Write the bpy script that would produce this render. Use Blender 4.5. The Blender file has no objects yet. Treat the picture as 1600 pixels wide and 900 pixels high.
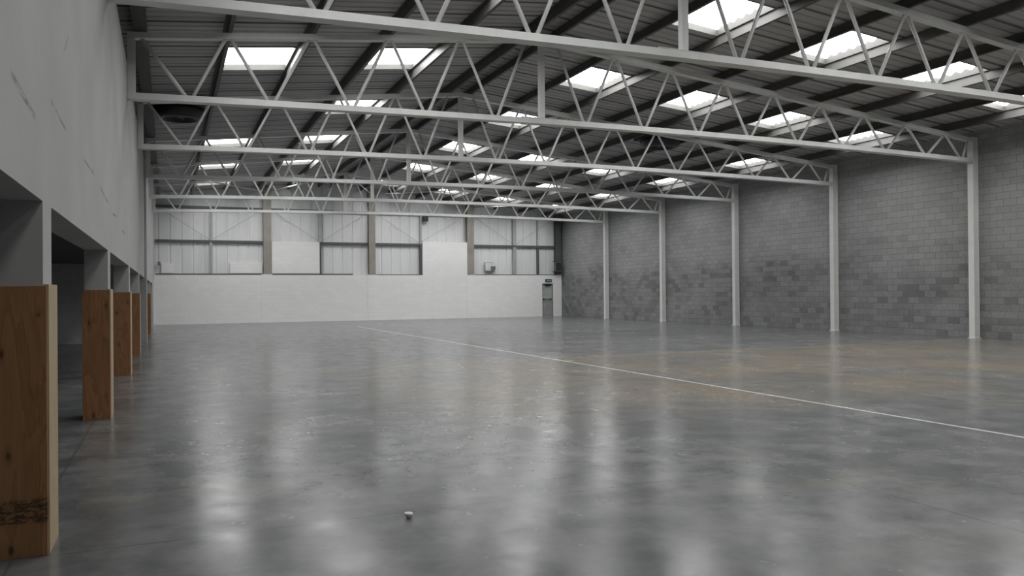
import bpy, bmesh, math, random
from mathutils import Vector, Matrix
random.seed(7)
S = bpy.context.scene
COL = S.collection

# ------------------------------------------------------------ camera, world, exposure
def cam_setup():
    h, yaw, pitch, roll, f = 1.6516, 0.4092, 0.0051, -0.0084, 1241.74
    cy, sy, cp, sp = math.cos(yaw), math.sin(yaw), math.cos(pitch), math.sin(pitch)
    fw = Vector((sy*cp, cy*cp, sp)); r = Vector((cy, -sy, 0)); u = r.cross(fw)
    cr, sr = math.cos(roll), math.sin(roll)
    R = cr*r + sr*u; U = -sr*r + cr*u
    cd = bpy.data.cameras.new('camera'); cd.sensor_width = 36; cd.lens = 36*f/1600
    cd.clip_end = 300; cd.clip_start = .05
    c = bpy.data.objects.new('camera', cd); COL.objects.link(c)
    M = Matrix((R, U, -fw)).transposed().to_4x4(); M.translation = (0, 0, h)
    c.matrix_world = M; S.camera = c
cam_setup()
w = bpy.data.worlds.new('overcast_sky'); S.world = w; w.use_nodes = True
w.node_tree.nodes['Background'].inputs[0].default_value = (.75, .82, .9, 1)
w.node_tree.nodes['Background'].inputs[1].default_value = .6
S.view_settings.view_transform = 'Standard'; S.view_settings.look = 'None'
S.view_settings.gamma = 1; S.view_settings.use_curve_mapping = False
S.view_settings.exposure = 0.0
SKY_STRENGTH = 12.5            # daylight coming through one translucent rooflight sheet

# ------------------------------------------------------------ layout (metres)
XP = 8.67; ZR = 8.06; SR = -0.09243; SL = 0.10945      # ridge, slopes of top chord line
XRC = 24.37; XRW = 24.62; YF = 47.9; Y0 = -12.0
PIT = 1.765; G = 2.52                                  # panel and centre panel of a truss
FY = [18.03+6*i for i in range(-2, 5)]                 # truss lines 6.03 .. 42.03
PD = .26                                               # purlin depth
def zt(x): return ZR + (SR if x > XP else SL)*(x-XP)
def zbot(x):                                           # slightly cambered bottom chord (underside)
    a = ((-.6, 5.66), (XP, 5.86), (XRC, 5.79))
    r = 0
    for i, (xi, zi) in enumerate(a):
        t = zi
        for j, (xj, _) in enumerate(a):
            if i != j: t *= (x-xj)/(xi-xj)
        r += t
    return r

# ------------------------------------------------------------ materials
class NT:
    def __init__(s, name):
        s.m = bpy.data.materials.new(name); s.m.use_nodes = True; s.t = s.m.node_tree
        s.b = s.t.nodes['Principled BSDF']; s.tc = s.t.nodes.new('ShaderNodeTexCoord')
        s.sep = s.t.nodes.new('ShaderNodeSeparateXYZ'); s.t.links.new(s.tc.outputs['Object'], s.sep.inputs[0])
    def sock(s, i, v):
        if hasattr(v, 'is_linked') or hasattr(v, 'links'): s.t.links.new(v, i)
        elif isinstance(v, (tuple, list)) and len(v) == 3 and i.type == 'RGBA': i.default_value = (*v, 1)
        else: i.default_value = v
    def math(s, op, a, b=0.0, c=0.0, clamp=False):
        n = s.t.nodes.new('ShaderNodeMath'); n.operation = op; n.use_clamp = clamp
        s.sock(n.inputs[0], a); s.sock(n.inputs[1], b); s.sock(n.inputs[2], c); return n.outputs[0]
    def vec(s, scale=(1, 1, 1), loc=(0, 0, 0)):
        n = s.t.nodes.new('ShaderNodeMapping'); s.t.links.new(s.tc.outputs['Object'], n.inputs[0])
        n.inputs['Scale'].default_value = scale; n.inputs['Location'].default_value = loc; return n.outputs[0]
    def noise(s, scale, detail=4, rough=.55, vec=None, dist=0):
        n = s.t.nodes.new('ShaderNodeTexNoise'); n.inputs['Scale'].default_value = scale
        n.inputs['Detail'].default_value = detail; n.inputs['Roughness'].default_value = rough
        n.inputs['Distortion'].default_value = dist
        s.t.links.new(vec if vec is not None else s.tc.outputs['Object'], n.inputs['Vector']); return n.outputs[0]
    def ramp(s, f, a, b, lo=0., hi=1.):
        n = s.t.nodes.new('ShaderNodeMapRange'); n.clamp = True
        s.sock(n.inputs[0], f); s.sock(n.inputs[1], a); s.sock(n.inputs[2], b); s.sock(n.inputs[3], lo); s.sock(n.inputs[4], hi)
        return n.outputs[0]
    def mix(s, f, a, b):
        n = s.t.nodes.new('ShaderNodeMix'); n.data_type = 'RGBA'
        s.sock(n.inputs[0], f); s.sock(n.inputs[6], a); s.sock(n.inputs[7], b); return n.outputs[2]
    def mul(s, col, f):
        n = s.t.nodes.new('ShaderNodeMix'); n.data_type = 'RGBA'; n.blend_type = 'MULTIPLY'; n.inputs[0].default_value = 1
        s.sock(n.inputs[6], col); s.sock(n.inputs[7], f); return n.outputs[2]
    def band(s, v, c, hw, soft=.004):      # 1 inside |v-c|<hw
        d = s.math('ABSOLUTE', s.math('SUBTRACT', v, c)); return s.ramp(d, hw, hw+soft, 1., 0.)
    def fin(s, col, rough=.5, spec=.5, metal=0, bump=None, bs=.1, bd=.01):
        s.sock(s.b.inputs['Base Color'], col); s.sock(s.b.inputs['Roughness'], rough)
        s.b.inputs['Specular IOR Level'].default_value = spec; s.b.inputs['Metallic'].default_value = metal
        if bump is not None:
            n = s.t.nodes.new('ShaderNodeBump'); n.inputs['Strength'].default_value = bs; n.inputs['Distance'].default_value = bd
            s.t.links.new(bump, n.inputs['Height']); s.t.links.new(n.outputs[0], s.b.inputs['Normal'])
        return s.m
def plain(name, col, rough=.5, spec=.5, metal=0, var=.12, scale=3):
    n = NT(name); v = n.noise(scale, 5)
    c = n.mix(n.ramp(v, .3, .7), tuple(x*(1-var) for x in col), tuple(min(1, x*(1+var)) for x in col))
    return n.fin(c, rough, spec, metal)

def mat_floor():
    n = NT('polished_concrete'); X, Y = n.sep.outputs[0], n.sep.outputs[1]
    big = n.noise(.42, 7, .66); mid = n.noise(1.3, 6, .62); fine = n.noise(14, 5, .6)
    c = n.mix(n.ramp(big, .35, .68), (.118, .123, .124), (.205, .208, .205))
    c = n.mix(n.ramp(mid, .46, .80, 0, .8), c, (.215, .220, .218)); c = n.mix(n.ramp(n.noise(1.9, 6, .62, vec=n.vec((1, 1, 1), (5, 9, 0))), .60, .34, 0, .9), c, (.082, .087, .089))
    c = n.mix(n.ramp(fine, .5, .75, 0, .18), c, (.10, .105, .105))
    # tan residue in drifting patches over the middle of the slab
    st = n.noise(.5, 6, .62, vec=n.vec((1, .6, 1), (3.1, 7.7, 0)), dist=.3)
    mY = n.math('MULTIPLY', n.ramp(Y, 8.0, 10.0), n.ramp(Y, 18.2, 17.7)); mX = n.ramp(X, 2.5, 6.0)
    tan = n.math('MULTIPLY', n.math('MULTIPLY', n.ramp(st, .36, .58), mY), mX)
    c = n.mix(n.math('MULTIPLY', tan, .95), c, (.212, .178, .135))
    st2 = n.noise(.8, 5, .6, vec=n.vec((.5, 1.4, 1), (9, 2, 0)))
    c = n.mix(n.ramp(st2, .55, .75, 0, .35), c, (.22, .195, .155))
    # sawn joints
    j = None
    wob = n.math('MULTIPLY', n.math('SUBTRACT', fine, .5), .015)
    Yw = n.math('ADD', Y, wob); Xw = n.math('ADD', X, wob)
    for v, cc in ((Yw, 5.82), (Yw, 11.95), (Yw, 17.9), (Yw, 29.9), (Yw, 41.9), (Xw, 5.30), (Xw, -.90), (Xw, 14.8)):
        b = n.band(v, cc, .007, .008); j = b if j is None else n.math('MAXIMUM', j, b)
    c = n.mix(n.math('MULTIPLY', j, .55), c, (.07, .07, .068))
    tl = n.math('MULTIPLY', n.band(Yw, 17.75, .10, .15), n.ramp(n.noise(2.2, 4), .4, .6))
    c = n.mix(n.math('MULTIPLY', tl, .5), c, (.30, .26, .20))
    # painted white line
    wl = n.math('MULTIPLY', n.band(X, 8.67, .030, .006), n.ramp(n.noise(9, 4), .3, .45, .8, 1.))
    wl = n.math('MULTIPLY', wl, n.ramp(Y, 38.0, 40.0, 1., 0.))
    c = n.mix(n.math('MULTIPLY', wl, .9), c, (.68, .69, .68))
    r = n.ramp(n.math('ADD', n.math('MULTIPLY', n.noise(2.6, 5, .6, vec=n.vec((1, 1, 1), (2, 6, 0))), .6), n.math('MULTIPLY', big, .4)), .36, .66, .16, .30)
    b = n.noise(3.5, 3, .5)
    return n.fin(c, r, .36, bump=b, bs=.12, bd=.003)
def mat_blocks(name, c1, c2, dark, mortar, axis, white=False):
    n = NT(name); X, Y, Z = n.sep.outputs[:3]
    cb = n.t.nodes.new('ShaderNodeCombineXYZ'); n.t.links.new(Y if axis == 'Y' else X, cb.inputs[0]); n.t.links.new(Z, cb.inputs[1])
    br = n.t.nodes.new('ShaderNodeTexBrick'); n.t.links.new(cb.outputs[0], br.inputs['Vector'])
    br.inputs['Scale'].default_value = 1; br.inputs['Brick Width'].default_value = .45; br.inputs['Row Height'].default_value = .225
    br.inputs['Mortar Size'].default_value = .008; br.inputs['Mortar Smooth'].default_value = .3; br.inputs['Bias'].default_value = -.1
    n.sock(br.inputs['Color1'], (0., 0., 0.)); n.sock(br.inputs['Color2'], (1., 1., 1.)); n.sock(br.inputs['Mortar'], (.5, .5, .5))
    rv = br.outputs['Color']; mor = br.outputs['Fac']
    big = n.noise(.45, 5, .6, vec=n.vec((1, .7, 1.6)))
    c = n.mix(n.ramp(rv, 0, 1, 0, 1), c1, c2)
    c = n.mix(n.ramp(big, .35, .68, 0, .6 if not white else .1), c, tuple(min(1, k*1.3) for k in c2))
    if not white:
        sel = n.ramp(rv, .02, .05, 1., 0.)
        c = n.mix(n.math('MULTIPLY', sel, .22), c, dark)
        fine = n.noise(11, 5); c = n.mix(n.ramp(fine, .45, .75, 0, .3), c, dark)
        # paler upper courses
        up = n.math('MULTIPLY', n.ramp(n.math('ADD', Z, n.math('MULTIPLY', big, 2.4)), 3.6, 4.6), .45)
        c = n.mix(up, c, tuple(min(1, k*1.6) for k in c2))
    c = n.mix(n.math('MULTIPLY', mor, .62 if not white else .25), c, mortar)
    hgt = n.math('ADD', n.math('MULTIPLY', mor, -1.), n.math('MULTIPLY', n.noise(30, 4), .25))
    return n.fin(c, .9, .2, bump=hgt, bs=.5 if not white else .25, bd=.01)
def mat_leftwall():
    n = NT('white_wall_paint'); Y, Z = n.sep.outputs[1], n.sep.outputs[2]
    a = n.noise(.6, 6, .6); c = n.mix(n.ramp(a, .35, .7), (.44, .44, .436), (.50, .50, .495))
    nz = n.noise(3.0, 5, .7, vec=n.vec((1, 1.2, 9)))
    m = None
    for y0, y1, z0, z1, hw in ((4.72, 5.62, 2.80, 2.73, .022), (6.25, 7.2, 3.0, 2.96, .014), (8.6, 9.8, 2.96, 2.98, .014), (10.6, 12.1, 2.95, 2.90, .02),
                            (3.2, 3.9, 3.1, 3.05, .02), (13.0, 14.1, 2.85, 2.9, .02), (15.6, 17.0, 2.8, 2.82, .02), (7.0, 7.4, 3.5, 3.8, .02)):
        zc = n.ramp(Y, y0, y1, z0, z1); d = n.math('ABSOLUTE', n.math('SUBTRACT', Z, zc))
        b = n.math('MULTIPLY', n.ramp(d, hw*.5, hw*1.4, 1., 0.), n.math('MULTIPLY', n.ramp(Y, y0, y0+.12), n.ramp(Y, y1-.1, y1, 1., 0.)))
        m = b if m is None else n.math('MAXIMUM', m, b)
    m = n.math('MULTIPLY', m, n.ramp(nz, .38, .55))
    c = n.mix(n.math('MULTIPLY', m, .7), c, (.17, .16, .18))
    g = n.noise(1.1, 6, .7, vec=n.vec((1, 1, 2.2), (0, 4, 1)))
    c = n.mix(n.ramp(g, .62, .72, 0, .12), c, (.45, .45, .44))
    return n.fin(c, .85, .25, bump=n.noise(6, 6), bs=.2, bd=.01)
def mat_ply(name, base, dark, light, stamp=False):
    n = NT(name); X, Y, Z = n.sep.outputs[:3]
    v = n.vec((3.2, 3.2, .5)); wv = n.noise(1.5, 3, .5, vec=v, dist=.8)
    ring = n.math('FRACT', n.math('MULTIPLY', wv, 7.)); c = n.mix(n.ramp(ring, .0, .9, 0, .8), base, dark)
    fine = n.noise(10, 5, .7, vec=n.vec((14, 14, .5))); c = n.mix(n.ramp(fine, .4, .7, 0, .3), c, light)
    vo = n.t.nodes.new('ShaderNodeTexVoronoi'); vo.inputs['Scale'].default_value = 1.0
    n.t.links.new(n.vec((7, 0, 3.1), (.3, .1, .2)), vo.inputs['Vector'])
    pick = n.ramp(n.noise(1.7, 2), .44, .47)
    kn = n.math('MULTIPLY', n.ramp(vo.outputs['Distance'], .07, .13, 1., 0.), pick)
    c = n.mix(n.math('MULTIPLY', kn, .9), c, (.025, .012, .008))
    halo = n.math('MULTIPLY', n.ramp(vo.outputs['Distance'], .1, .28, .45, 0.), pick)
    c = n.mix(halo, c, tuple(k*.6 for k in dark))
    if stamp:
        s1 = n.math('MULTIPLY', n.band(Z, .29, .065, .02), n.ramp(n.noise(9, 5, .8, vec=n.vec((2, 2, 5))), .42, .55))
        c = n.mix(n.math('MULTIPLY', s1, .85), c, (.03, .022, .018))
    return n.fin(c, .6, .3, bump=fine, bs=.15, bd=.003)
def mat_ceiling():
    n = NT('grey_roof_lining'); a = n.noise(.5, 5, .6); b = n.noise(7, 4, .6, vec=n.vec((.3, 2, 1)))
    c = n.mix(n.ramp(a, .35, .68), (.40, .395, .40), (.48, .475, .47)); c = n.mix(n.ramp(b, .45, .7, 0, .3), c, (.26, .255, .26))
    ph = n.math('FRACT', n.math('DIVIDE', n.math('ADD', n.sep.outputs[1], 100.23), .9))
    c = n.mix(n.math('MULTIPLY', n.band(ph, .5, .012, .01), .8), c, (.06, .058, .06))
    ph2 = n.math('FRACT', n.math('DIVIDE', n.math('ADD', n.sep.outputs[1], 100.53), .9))
    c = n.mix(n.math('MULTIPLY', n.band(ph2, .5, .008, .01), .4), c, (.08, .078, .08))
    return n.fin(c, .55, .4)
def mat_clad():
    n = NT('pale_wall_cladding'); a = n.noise(.8, 5, .6, vec=n.vec((2, 1, .4)))
    c = n.mix(n.ramp(a, .3, .7), (.70, .71, .71), (.78, .785, .785)); b = n.noise(3, 5, .7, vec=n.vec((3, 1, .5)))
    c = n.mix(n.ramp(b, .58, .75, 0, .35), c, (.5, .49, .46)); return n.fin(c, .5, .4)
def mat_sky():
    m = bpy.data.materials.new('daylit_translucent_sheet'); m.use_nodes = True; t = m.node_tree; t.nodes.clear()
    o = t.nodes.new('ShaderNodeOutputMaterial'); e = t.nodes.new('ShaderNodeEmission')
    e.inputs[0].default_value = (.99, .99, .985, 1); e.inputs[1].default_value = SKY_STRENGTH
    t.links.new(e.outputs[0], o.inputs[0]); return m
M = dict(floor=mat_floor(), left=mat_leftwall(), ceil=mat_ceiling(), clad=mat_clad(), sky=mat_sky(),
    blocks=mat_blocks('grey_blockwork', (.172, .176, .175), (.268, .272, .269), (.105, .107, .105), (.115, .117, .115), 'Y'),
    wblocks=mat_blocks('white_painted_blockwork', (.84, .84, .835), (.88, .88, .875), (.6, .6, .6), (.62, .62, .61), 'X', True),
    steel=plain('white_painted_steel', (.70, .71, .695), .45, var=.06),
    colsteel=plain('white_column_paint', (.75, .755, .74), .45, var=.05),
    purlin=plain('dark_galvanised_steel', (.075, .073, .070), .5, .4, 0, .15),
    brown=plain('brown_grey_primer_steel', (.30, .28, .25), .6, var=.15, scale=1.5),
    rail=plain('dark_sheeting_rail_steel', (.10, .105, .11), .5),
    midrail=plain('grey_rail_steel', (.38, .39, .40), .5),
    kerb=plain('grey_rooflight_kerb', (.060, .059, .055), .6),
    ply1=mat_ply('plywood_face', (.40, .215, .105), (.28, .140, .064), (.47, .29, .16), True),
    ply2=mat_ply('plywood_face_red', (.33, .165, .075), (.22, .10, .045), (.39, .22, .115)),
    plyedge=mat_ply('pale_timber_edge', (.48, .38, .24), (.40, .31, .185), (.56, .46, .31)),
    dark=plain('dark_paint', (.035, .035, .038), .6), black=plain('black_plastic', (.02, .02, .022), .4),
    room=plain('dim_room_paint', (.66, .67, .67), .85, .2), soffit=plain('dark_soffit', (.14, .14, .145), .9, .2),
    door=plain('grey_green_door_paint', (.40, .43, .415), .5), doorlow=plain('grey_door_kick_panel', (.33, .33, .325), .45),
    green=plain('green_sign_face', (.02, .10, .065), .4), grey=plain('grey_enclosure', (.16, .165, .17), .5),
    pale=plain('pale_plastic', (.7, .71, .7), .4), chalk=plain('white_chalky_lump', (.8, .79, .77), .9, .2, 0, .1, 30))

# ------------------------------------------------------------ mesh helpers
def box(bm, x0, x1, y0, y1, z0, z1):
    vs = [bm.verts.new((x, y, z)) for x in (x0, x1) for y in (y0, y1) for z in (z0, z1)]
    for f in ((0, 1, 3, 2), (4, 6, 7, 5), (0, 4, 5, 1), (2, 3, 7, 6), (0, 2, 6, 4), (1, 5, 7, 3)): bm.faces.new([vs[i] for i in f])
def tube(bm, a, b, r, seg=8):
    a, b = Vector(a), Vector(b); d = (b-a).normalized(); u = d.orthogonal().normalized(); v = d.cross(u)
    R = [[bm.verts.new(p + r*(math.cos(2*math.pi*k/seg)*u + math.sin(2*math.pi*k/seg)*v)) for k in range(seg)] for p in (a, b)]
    for k in range(seg): bm.faces.new((R[0][k], R[0][(k+1) % seg], R[1][(k+1) % seg], R[1][k]))
    bm.faces.new(R[0][::-1]); bm.faces.new(R[1])
def sweep(bm, pts, prof, closed=True):
    """prof(p) -> list of Vectors around point p; joins consecutive rings"""
    rings = [[bm.verts.new(q) for q in prof(p)] for p in pts]; n = len(rings[0])
    for a, b in zip(rings, rings[1:]):
        for k in range(n if closed else n-1): bm.faces.new((a[k], a[(k+1) % n], b[(k+1) % n], b[k]))
    if closed: bm.faces.new(rings[0][::-1]); bm.faces.new(rings[-1])
def obj(name, bm, mat, parent=None, bevel=0, smooth=False):
    bmesh.ops.recalc_face_normals(bm, faces=bm.faces)
    me = bpy.data.meshes.new(name); bm.to_mesh(me); bm.free(); me.materials.append(mat)
    if smooth:
        for p in me.polygons: p.use_smooth = True
    o = bpy.data.objects.new(name, me); COL.objects.link(o)
    if parent: o.parent = parent; o.matrix_parent_inverse = Matrix.Translation(-parent.location)
    if bevel:
        b = o.modifiers.new('bevel', 'BEVEL'); b.width = bevel; b.segments = 2; b.limit_method = 'ANGLE'
    return o
def boxes(name, L, mat, parent=None, bevel=0):
    bm = bmesh.new()
    for q in L: box(bm, *q)
    return obj(name, bm, mat, parent, bevel)
def struct(o): o['kind'] = 'structure'; return o
def tag(o, label, cat, group=None):
    o['label'] = label; o['category'] = cat
    if group: o['group'] = group
    return o
def thing(name, loc, label, cat, group=None):
    o = bpy.data.objects.new(name, None); COL.objects.link(o); o.location = loc; o.empty_display_size = .2
    bpy.context.view_layer.update(); return tag(o, label, cat, group)
ORD = ['first', 'second', 'third', 'fourth', 'fifth', 'sixth', 'seventh', 'eighth', 'ninth', 'tenth']

# ------------------------------------------------------------ shell
struct(boxes('floor', [(-6.7, XRW+.3, Y0-.3, YF+.6, -.3, 0)], M['floor']))
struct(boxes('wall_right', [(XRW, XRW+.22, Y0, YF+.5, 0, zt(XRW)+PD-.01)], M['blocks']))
struct(boxes('wall_front', [(-6.5, XRW, Y0-.22, Y0, 0, 8.4)], M['wblocks']))
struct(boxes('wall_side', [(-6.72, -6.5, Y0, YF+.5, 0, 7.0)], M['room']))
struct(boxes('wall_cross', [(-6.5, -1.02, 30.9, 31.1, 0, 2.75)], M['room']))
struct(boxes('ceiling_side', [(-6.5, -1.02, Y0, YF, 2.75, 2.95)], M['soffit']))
# left arcade wall: lintel wall on piers
HD = 2.26; WT = 6.38
PIERS = [(-6.3, -5.8), (-.3, .2), (5.86, 6.27), (11.92, 12.42), (18.24, 18.78), (24.45, 25.0), (30.3, 31.1), (36.85, 37.4)]
L = [(-1.01, -.73, Y0, 30.3, HD, WT)]
for a, b in PIERS[:6]: L.append((-1.01, -.73, a, b, 0, HD))
L += [(-1.01, -.655, 30.3, 31.1, 0, WT), (-1.01, -.67, 31.1, YF, HD-.04, WT)]
L += [(-1.01, -.67, 36.85, 37.4, 0, HD-.04), (-1.01, -.67, 42.6, YF, 0, HD-.04)]
struct(boxes('wall_left', L, M['left']))

# far gable: masonry dado, tall block panels, ribbed cladding above
dl = [(-.66, 22.98, YF, YF+.22, 0, 2.76), (23.78, 24.42, YF, YF+.22, 0, 2.76), (22.98, 23.78, YF, YF+.22, 2.2, 2.76), (14.70, 17.66, YF, YF+.22, 2.76, 4.86)]
dl += [(4.98, 5.6, YF-.02, YF, 0, 2.80), (11.2, 11.85, YF-.02, YF, 0, 2.77), (17.6, 18.2, YF-.02, YF, 0, 2.77)]
struct(boxes('wall_far', dl, M['wblocks']))
bm = bmesh.new(); x = -1.0; prof = []
while x < XRW:
    prof += [(x, 0), (x+.46, 0), (x+.49, -.035), (x+.56, -.035)]; x += .6
rows = [[bm.verts.new((min(px, XRW), YF+.40-py*1.0, 2.5)) for px, py in prof], [bm.verts.new((min(px, XRW), YF+.40-py*1.0, zt(min(px, XRW))+PD)) for px, py in prof]]
for k in range(len(prof)-1):
    if prof[k+1][0] > prof[k][0]: bm.faces.new((rows[0][k], rows[0][k+1], rows[1][k+1], rows[1][k]))
o = struct(obj('wall_gable', bm, M['clad'])); sm = o.modifiers.new('thickness', 'SOLIDIFY'); sm.thickness = .02; sm.offset = 1

# roof lining: ribbed sheets with openings under the rooflights
PX = sorted([XP-G/2+PIT*.5-PIT*k for k in range(0, 9)] + [XP+G/2-PIT*.5+PIT*k for k in range(0, 10)])
PX = [p for p in PX if p < XRW-.05]
def gap(x): # purlin pair enclosing x
    lo = max(p for p in PX if p <= x); hi = min(p for p in PX if p > x); return lo, hi
ROWS = [(2.1, 'row nearest the left wall'), (5.7, 'row left of the ridge'), (11.7, 'first row right of the ridge'), (15.2, 'second row right of the ridge'), (18.8, 'third row right of the ridge'), (22.3, 'row nearest the block wall')]
BAYC = [14.97+6*i for i in range(-2, 6)]  # bays before the nearest truss are unseen, put in to light the foreground
MISS = {(0, 27), (3, 27), (4, 27)}
SKY = []
for ri, (rx, rn) in enumerate(ROWS):
    lo, hi = gap(rx)
    for yc in BAYC:
        if (ri, round(yc)) in MISS: continue
        SKY.append((ri, lo+.03, hi-.03, yc-1.05, yc+1.05))
RP = .3
def profz(k):  # k-th rib: list of (dy, dz) over one pitch
    return [(0, 0), (.20, 0), (.215, .022 if k % 3 else .05), (.275, .022 if k % 3 else .05), (.29, 0)]
ys = []; k = 0; y = BAYC[0]-1.05-RP*52
while y < YF+.42:
    for dy, dz in profz(k): ys.append((y+dy, dz))
    k += 1; y += RP
ys = [q for q in ys if q[0] < YF+.41] + [(YF+.41, 0)]
xb = sorted(set([-6.7, XP, XRW+.1] + [s[1] for s in SKY] + [s[2] for s in SKY]))
bm = bmesh.new(); vg = {}
def V(ix, iy):
    if (ix, iy) not in vg:
        x = xb[ix]; vg[(ix, iy)] = bm.verts.new((x, ys[iy][0], zt(x)+PD+ys[iy][1]))
    return vg[(ix, iy)]
for ix in range(len(xb)-1):
    xm = (xb[ix]+xb[ix+1])/2; holes = [(s[3], s[4]) for s in SKY if s[1] < xm < s[2]]
    for iy in range(len(ys)-1):
        ym = (ys[iy][0]+ys[iy+1][0])/2
        if any(a < ym < b for a, b in holes): continue
        bm.faces.new((V(ix, iy), V(ix+1, iy), V(ix+1, iy+1), V(ix, iy+1)))
o = struct(obj('ceiling', bm, M['ceil'])); sm = o.modifiers.new('thickness', 'SOLIDIFY'); sm.thickness = .03; sm.offset = 1

# ------------------------------------------------------------ trim and posts on the far wall
tn = 0
def trim(bx, mat):
    global tn; tn += 1; return struct(boxes('trim_%d' % tn, [bx], mat))
cy0, cy1 = YF+.22, YF+.36
for a, b in ((-.6, 5.12), (8.36, 11.3), (11.7, 14.66), (18.15, 24.0)): trim((a, b, YF+.16+.06, cy1, 4.60, 4.74), M['rail'])
for a, b in ((-.6, 5.12), (5.6, 10.3), (11.7, 14.66), (18.15, 24.1)): trim((a, b, YF+.02, YF+.20, 2.76, 2.84 if a < 8 else 2.81), M['rail'])
for a, b in ((-.6, 5.12), (5.56, 11.3), (11.7, 17.66), (18.15, 24.0)): trim((a, b, cy0, cy1, 6.52, 6.66), M['rail'])
trim((2.2, 2.36, cy0, cy1, 2.84, 4.6), M['midrail']); trim((2.2, 2.36, cy0, cy1, 4.74, 6.52), M['midrail'])
trim((8.34, 8.46, cy0-.05, cy1, 2.84, 4.74), M['rail']); trim((8.3, 8.5, cy0, cy1, 4.74, 6.52), M['midrail'])
trim((14.56, 14.68, cy0-.05, cy1, 2.81, 4.74), M['rail']); trim((14.6, 14.72, cy0, cy1, 4.88, 6.52), M['midrail'])
trim((20.96, 21.2, cy0, cy1, 2.81, 4.6), M['midrail']); trim((20.96, 21.2, cy0, cy1, 4.74, 6.52), M['midrail'])
trim((22.72, 22.86, cy0, cy1, 2.81, 4.6), M['rail']); trim((22.74, 22.82, cy0, cy1, 4.74, 6.52), M['midrail'])
# white lining boards behind the rails
def board(bx, label): return tag(boxes('lining_board', [bx], M['wblocks'], None, .004), label, 'panel', None)
board((5.58, 8.33, YF+.06, YF+.20, 2.85, 4.72), 'large square white block panel above the dado between brown post and dark rail')
board((-.3, .32, cy0+.02, cy1, 2.86, 3.42), 'small white board above the dado in the far left corner')
board((3.3, 5.08, cy0+.02, cy1, 2.86, 3.45), 'low white board above the dado left of the first brown post')
for i, (a, b) in enumerate(((5.12, 5.56), (11.30, 11.70), (17.68, 18.14), (24.02, 24.42))):
    bm = bmesh.new(); top = zt((a+b)/2)+PD-.06; c = (a+b)/2
    box(bm, a, b, YF+.02, YF+.045, 2.80, top); box(bm, c-.012, c+.012, YF+.045, YF+.3, 2.80, top); box(bm, a, b, YF+.3, YF+.325, 2.80, top)
    tag(obj('gable_post', bm, M['brown'] if i < 3 else M['rail']), ['brown grey steel gable post left of the large square white panel', 'brown grey steel gable post in the middle of the far wall',
        'brown grey steel gable post right of the tall white block panel', 'dark steel gable post in the far right corner above the fire door'][i], 'post', 'steel posts of the far wall')
# thin wall bracing rods
rods = [(2.24, 4.76, -.45, 6.53), (2.32, 4.76, 5.08, 6.53), (8.36, 4.76, 5.6, 6.53), (8.46, 4.76, 11.2, 6.53), (14.6, 4.76, 11.8, 6.53), (14.72, 4.9, 17.6, 6.53), (21.02, 4.76, 18.25, 6.53), (21.14, 4.76, 23.9, 6.53)]
side = ['leaning to the left corner', 'leaning to the first brown post', 'right of the first brown post', 'left of the middle brown post', 'right of the middle brown post', 'above the tall block panel', 'right of the third brown post', 'leaning to the far right corner']
for (xa, za, xb_, zb), s in zip(rods, side):
    bm = bmesh.new(); tube(bm, (xa, YF+.215, za), (xb_, YF+.215, zb), .012, 6)
    tag(obj('bracing_rod', bm, M['midrail']), 'thin grey bracing rod on the far cladding, '+s, 'rod', 'rods on the far wall')

# fire exit door
d = struct(boxes('door_1', [(23.03, 23.73, YF+.06, YF+.11, .01, 2.16)], M['door'], None, .004))
boxes('door_frame', [(22.98, 23.03, YF+.02, YF+.16, 0, 2.2), (23.73, 23.78, YF+.02, YF+.16, 0, 2.2), (23.03, 23.73, YF+.02, YF+.16, 2.16, 2.2)], M['grey'], d)
boxes('door_kick_panel', [(23.05, 23.71, YF+.05, YF+.06, .02, 1.08)], M['doorlow'], d)
bm = bmesh.new(); tube(bm, (23.05, YF+.0, 1.16), (23.66, YF+.0, 1.16), .022); box(bm, 23.04, 23.10, YF-.01, YF+.06, 1.11, 1.21); box(bm, 23.60, 23.66, YF-.01, YF+.06, 1.11, 1.21)
obj('push_bar', bm, M['black'], d)
boxes('door_closer', [(23.2, 23.6, YF-.02, YF+.06, 2.03, 2.12), (23.05, 23.72, YF+.02, YF+.06, 2.12, 2.155)], M['black'], d, .005)
t = thing('exit_sign', (23.45, YF, 2.30), 'small dark green exit sign fixed above the fire door', 'sign')
boxes('sign_body', [(23.20, 23.68, YF-.04, YF-.001, 2.30, 2.50)], M['green'], t, .004)
boxes('sign_stripe', [(23.27, 23.61, YF-.045, YF-.04, 2.375, 2.40)], M['pale'], t)
# fittings
t = thing('floodlight', (24.05, YF+.02, 2.95), 'square grey floodlight in the far right corner above the fire door', 'light')
boxes('lamp_body', [(23.80, 24.34, YF-.28, YF-.08, 3.0, 3.66)], M['grey'], t, .03)
boxes('lamp_lens', [(23.86, 24.28, YF-.295, YF-.28, 3.06, 3.60)], M['dark'], t)
boxes('bracket', [(24.0, 24.14, YF-.08, YF+.02, 3.3, 3.4)], M['dark'], t)
boxes('hood', [(23.72, 24.36, YF-.28, YF-.08, 3.66, 3.69)], M['dark'], t)
boxes('tilt_arm', [(23.66, 23.92, YF-.2, YF-.16, 2.965, 3.0)], M['dark'], t)
t = thing('control_panel', (19.25, YF+.3, 2.98), 'pale square box with small grey unit on the far cladding', 'panel')
boxes('conduit_frame', [(18.92, 18.96, cy0, cy0+.06, 3.0, 3.58), (18.92, 19.55, cy0, cy0+.06, 3.55, 3.60)], M['midrail'], t)
boxes('panel_box', [(18.98, 19.4, cy0-.06, cy1, 3.06, 3.54)], M['pale'], t, .01)
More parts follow.
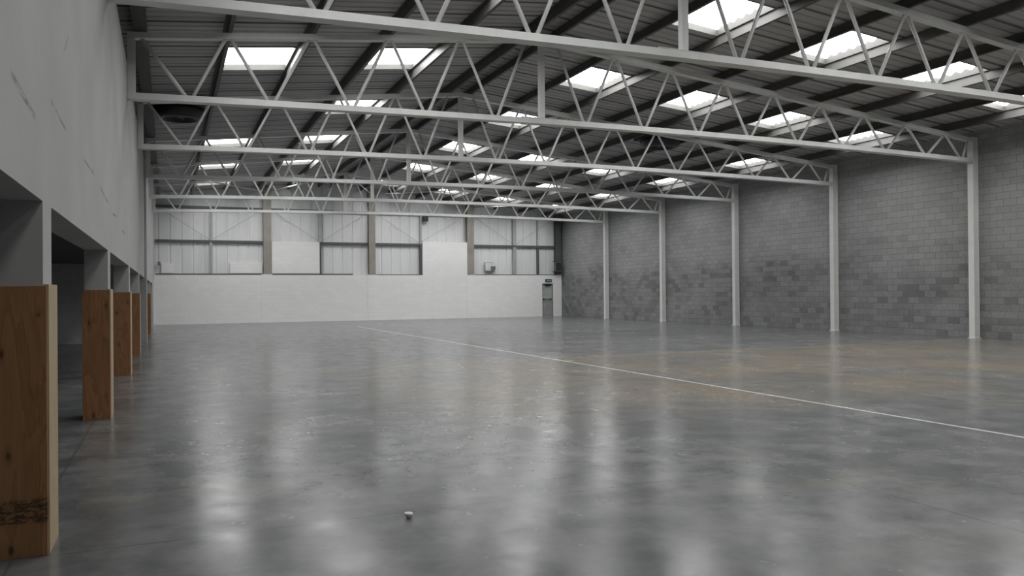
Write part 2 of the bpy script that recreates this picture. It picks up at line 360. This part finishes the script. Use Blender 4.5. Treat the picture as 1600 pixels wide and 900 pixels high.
boxes('switch_unit', [(19.36, 19.66, cy0-.12, cy0+.1, 3.1, 3.34), (19.02, 19.62, cy0-.1, cy0+.05, 2.97, 3.06)], M['grey'], t, .01)
t = thing('alarm_sounder', (14.9, YF+.2, 6.1), 'small black box fitted high on the far wall under the last truss', 'speaker')
boxes('sounder_body', [(14.74, 15.08, YF-.02, YF+.2, 6.16, 6.46)], M['black'], t, .02)
boxes('mounting_plate', [(14.78, 15.04, YF+.14, YF+.30, 6.08, 6.155)], M['pale'], t)
tag(boxes('junction_box', [(-.5, -.34, YF+.1, YF+.22, 3.3, 3.5)], M['grey'], None, .01), 'small grey junction box in the far left corner above dado', 'box')

# ------------------------------------------------------------ right wall columns
WORD = {12: 'nearest', 18: 'second', 24: 'third', 30: 'fourth', 36: 'fifth', 42: 'farthest'}
for y in FY:
    r = round(y); top = zt(XRC)+.0
    lab = 'white steel column on the block wall under the %s roof truss' % WORD[r] if r in WORD and r > 12 else 'white steel column on the block wall beyond the right edge'
    t = thing('steel_column', (XRC+.12, y, 0), lab, 'column', 'columns along the block wall')
    bm = bmesh.new(); hw = .10
    for xa, xc in ((XRC-.02, XRC+.0), (XRC+.21, XRC+.23)): box(bm, xa, xc, y-hw, y+hw, .02, top)
    box(bm, XRC, XRC+.21, y-.09, y-.078, .02, top); box(bm, XRC, XRC+.21, y+.078, y+.09, .02, top)
    obj('column_shaft', bm, M['colsteel'], t)
    boxes('base_plate', [(XRC-.05, XRC+.245, y-.14, y+.14, 0, .02)], M['colsteel'], t)
    boxes('cap_plate', [(XRC-.04, XRC+.235, y-.11, y+.11, top, top+.02)], M['colsteel'], t)

# ------------------------------------------------------------ roof trusses
def make_truss(y, label):
    far = y > 29; xl = -.655 if far else -.725
    t = thing('roof_truss', (XP, y, zbot(XP)), label, 'truss', 'white lattice roof trusses')
    xs = [xl+.0] + [xl+(XRC-.025-xl)*k/24 for k in range(1, 25)]
    bm = bmesh.new(); sweep(bm, xs, lambda x: [Vector((x, y-.12, zbot(x))), Vector((x, y+.12, zbot(x))), Vector((x, y+.12, zbot(x)+.13)), Vector((x, y-.12, zbot(x)+.13))])
    obj('bottom_chord', bm, M['steel'], t)
    bm = bmesh.new(); sweep(bm, [xl, XP, XRC-.025], lambda x: [Vector((x, y-.09, zt(x)-.13)), Vector((x, y+.09, zt(x)-.13)), Vector((x, y+.09, zt(x)-.005)), Vector((x, y-.09, zt(x)-.005))])
    obj('top_chord', bm, M['steel'], t)
    boxes('king_post', [(XP-.07, XP+.07, y-.06, y+.06, zbot(XP)+.13, zt(XP)-.14)], M['steel'], t)
    boxes('splice_plate', [(XP-.6, XP+.6, y-.125, y+.125, zbot(XP)+.13, zbot(XP)+.142)], M['steel'], t)
    xe = xl+.15
    boxes('end_post', [(xl+.002, xe, y-.09, y+.09, zbot(xl)+.13, zt(xl)-.14)], M['steel'], t)
    def br(xb, xt_):
        if xt_ < xe+.05: xt_ = xe+.06
        if xt_ > XRC-.1: xt_ = XRC-.1
        bm = bmesh.new(); s = .05 if xt_ > xb else -.05
        tube(bm, (xb+s, y, zbot(xb)+.10), (xt_-s, y, zt(xt_)-.10), .038, 8); obj('web_brace', bm, M['steel'], t, smooth=True)
    for sgn in (1, -1):
        k = 1
        while True:
            xb = XP+sgn*(G/2+PIT*(k-1))
            if xb > XRC-.25 or xb < -.2: break
            if sgn < 0 and k == 5: xb += .1
            if sgn > 0 and k == 9: xb -= .12
            xin, xout = XP+sgn*(G/2+PIT*(k-1.5)), XP+sgn*(G/2+PIT*(k-.5))
            br(xb, xin); br(xb, xout); k += 1
    return t
for y in FY:
    r = round(y)
    if r in WORD:
        lab = {12: 'nearest white lattice roof truss, crossing the top of the picture', 42: 'farthest white lattice roof truss, just before the far wall'}.get(r, WORD[r]+' white lattice roof truss counted from the top of the picture')
    else: lab = 'white lattice roof truss overhead, out of the picture'
    make_truss(y, lab)

# ------------------------------------------------------------ purlins (Z sections on the trusses)
for i, px in enumerate(PX):
    if -.8 < px < -.2:
        tag(boxes('eaves_gap_box', [(-.62, -.36, Y0+.02, YF+.3, zt(-.62)+.002+.03, zt(-.62)+PD-.012)], M['purlin']), 'wide dark box standing in for the eaves gap along the top of the left wall', 'beam'); continue  # purlin widened into a dark box, standing in for shade in the eaves gap
    z0 = zt(px)+.002; z1 = zt(px)+PD-.008; s = 1 if px > XP else -1; f = .075
    sec = [(px-f, z0+.02), (px-f, z0), (px+.006, z0), (px+.006, z1-.006), (px+f, z1-.006), (px+f, z1), (px-.0, z1), (px-.0, z0+.006), (px-f+.006, z0+.006), (px-f+.006, z0+.02)]
    if s < 0: sec = [(2*px-a, b) for a, b in sec]
    bm = bmesh.new(); sweep(bm, [Y0+.02, YF+.3], lambda yy: [Vector((a, yy, b)) for a, b in sec])
    if px < -.6: lab = 'dark roof purlin behind the top of the white left wall, %s from the eaves gap' % ORD[sorted([p for p in PX if p < -.8], reverse=True).index(px)]
    else:
        n = (sorted([p for p in PX if p > XP]).index(px)) if s > 0 else (sorted([p for p in PX if p < XP], reverse=True).index(px))
        lab = 'long dark steel roof purlin, %s %s of the ridge' % (ORD[n], 'right' if s > 0 else 'left')
    tag(obj('roof_purlin', bm, M['purlin']), lab, 'purlin', 'roof purlins')

# ------------------------------------------------------------ rooflights
BN = {15: 'between nearest and second trusses', 21: 'between second and third trusses', 27: 'between third and fourth trusses', 33: 'between fourth and fifth trusses', 39: 'between fifth and last trusses', 45: 'between last truss and far wall'}
for ri, x0, x1, y0, y1 in SKY:
    yc = (y0+y1)/2; b = round(yc)
    lab = 'bright rooflight, %s, %s' % (ROWS[ri][1], BN[b]) if b in BN else 'unseen rooflight above the picture, %s, %s bay before nearest truss' % (ROWS[ri][1], 'first' if b > 6 else 'second')
    xc = (x0+x1)/2
    t = thing('rooflight', (xc, yc, zt(xc)+PD), lab, 'skylight', 'rooflights')
    bm = bmesh.new(); n = 7*8; pts = [y0+.029+(y1-y0-.058)*k/n for k in range(n+1)]
    def zz(x, yy, h): return zt(x)+PD+h
    for k in range(n):
        a, c = pts[k], pts[k+1]; wa, wc = [.165+.036*math.sin(2*math.pi*(q-y0)/.3) for q in (a, c)]
        vs = [bm.verts.new((x, yy, zz(x, yy, h))) for x, yy, h in ((x0+.029, a, wa), (x1-.029, a, wa), (x1-.029, c, wc), (x0+.029, c, wc))]
        bm.faces.new(vs)
    bmesh.ops.remove_doubles(bm, verts=bm.verts, dist=1e-5)
    obj('translucent_sheet', bm, M['sky'], t)
    bm = bmesh.new()
    for (ax, bx_, ay, by) in ((x0+.01, x0+.028, y0+.01, y1-.01), (x1-.028, x1-.01, y0+.01, y1-.01), (x0+.028, x1-.028, y0+.01, y0+.028), (x0+.028, x1-.028, y1-.028, y1-.01)):
        vs = [bm.verts.new((x, yy, zt(x)+PD+h)) for x in (ax, bx_) for yy in (ay, by) for h in (-.01, .24)]
        for f in ((0, 1, 3, 2), (4, 6, 7, 5), (0, 4, 5, 1), (2, 3, 7, 6), (0, 2, 6, 4), (1, 5, 7, 3)): bm.faces.new([vs[i] for i in f])
    obj('kerb', bm, M['kerb'], t)

# ------------------------------------------------------------ dark roof extract units
def extractor(x, y, w, label):
    zr_ = zt(x)+PD; t = thing('roof_extractor', (x, y, zr_-.7), label, 'vent', 'dark extractors under the roof')
    boxes('upstand', [(x-w*.5, x+w*.5, y-1.0, y+.7, zr_-.20, zr_-.02)], M['dark'], t, .02)
    bm = bmesh.new(); seg = 20
    prof = [(w*.50, -.20), (w*.52, -.28), (w*.48, -.44), (w*.40, -.52), (w*.34, -.52), (w*.30, -.35)]
    rings = [[bm.verts.new((x+r*math.cos(2*math.pi*k/seg), y+r*1.0*math.sin(2*math.pi*k/seg), zr_+h)) for k in range(seg)] for r, h in prof]
    for a, b in zip(rings, rings[1:]):
        for k in range(seg): bm.faces.new((a[k], a[(k+1) % seg], b[(k+1) % seg], b[k]))
    bm.faces.new(rings[-1]); bm.faces.new(rings[0][::-1]); obj('fan_cowl', bm, M['black'], t, smooth=True)
    bm = bmesh.new(); tube(bm, (x, y, zr_-.46), (x, y, zr_-.34), .07, 12)
    for k in range(5):
        a = 2*math.pi*k/5; tube(bm, (x, y, zr_-.42), (x+w*.29*math.cos(a), y+w*.29*math.sin(a), zr_-.42), .022, 6)
    obj('fan_motor', bm, M['grey'], t)
extractor(.36, 25.7, 1.4, 'dark round roof extractor by the left wall above the second truss end')
extractor(17.05, 25.15, 1.5, 'dark round roof extractor right of the ridge, in place of a rooflight')

# ------------------------------------------------------------ end bay roof bracing
for i, (xa, ya, xb_, yb) in enumerate(((2.1, 42.15, 5.2, 47.8), (8.4, 42.15, 5.5, 47.8), (8.9, 42.15, 11.4, 47.8), (14.9, 42.15, 11.7, 47.8), (15.1, 42.15, 17.8, 47.8), (20.9, 42.15, 18.1, 47.8))):
    bm = bmesh.new(); tube(bm, (xa, ya, zt(xa)-.09), (xb_, yb, zt(xb_)-.09), .035, 8)
    tag(obj('roof_brace', bm, M['steel'], smooth=True), '%s from left of the white diagonal roof braces before the far wall' % ORD[i], 'brace', 'end bay roof braces')

# ------------------------------------------------------------ plywood guards round the piers
names = ['nearest and largest plywood guard boxing the foot of the left wall pier', 'second plywood guard from the camera along the left wall piers',
         'third plywood guard along the left wall, half hidden behind the second', 'fourth plywood guard along the left wall, just before the plain white pier', 'farthest reddish plywood guard, beyond the plain white pier']
for i, (a, b) in enumerate((PIERS[2], PIERS[3], PIERS[4], PIERS[5], PIERS[7])):
    xf = -.73 if i < 4 else -.67
    t = thing('plywood_guard', (xf-.14, a, 0), names[i], 'wooden guard', 'plywood guards on the left piers')
    face = M['ply1'] if i in (0,) else M['ply2']; h = 1.715 + (.0, .01, .0, -.01, .0)[i]
    boxes('front_board', [(-1.035, xf+.022, a-.026, a-.004, 0, h)], face, t, .002)
    boxes('side_board', [(xf+.003, xf+.032, a-.003, b+.02, 0, h+.012)], M['plyedge'], t, .002)
    boxes('back_board', [(-1.035, xf+.002, b+.003, b+.022, 0, h)], face, t, .002)

# ------------------------------------------------------------ scrap on the floor
bm = bmesh.new(); bmesh.ops.create_icosphere(bm, subdivisions=3, radius=.032)
for v in bm.verts:
    n = math.sin(v.co.x*90)*math.cos(v.co.y*70+1)*.15 + math.sin(v.co.z*110)*.1
    v.co = Vector((v.co.x*1.05, v.co.y*.9, v.co.z*.72))*(1+n)
    if v.co.x < 0 and v.co.z < .01: v.co.x *= .6
zmin = min(v.co.z for v in bm.verts)
for v in bm.verts: v.co += Vector((1.61, 5.66, -zmin))
tag(obj('pebble', bm, M['chalk'], smooth=True), 'small white lump lying alone on the concrete floor in front', 'debris')
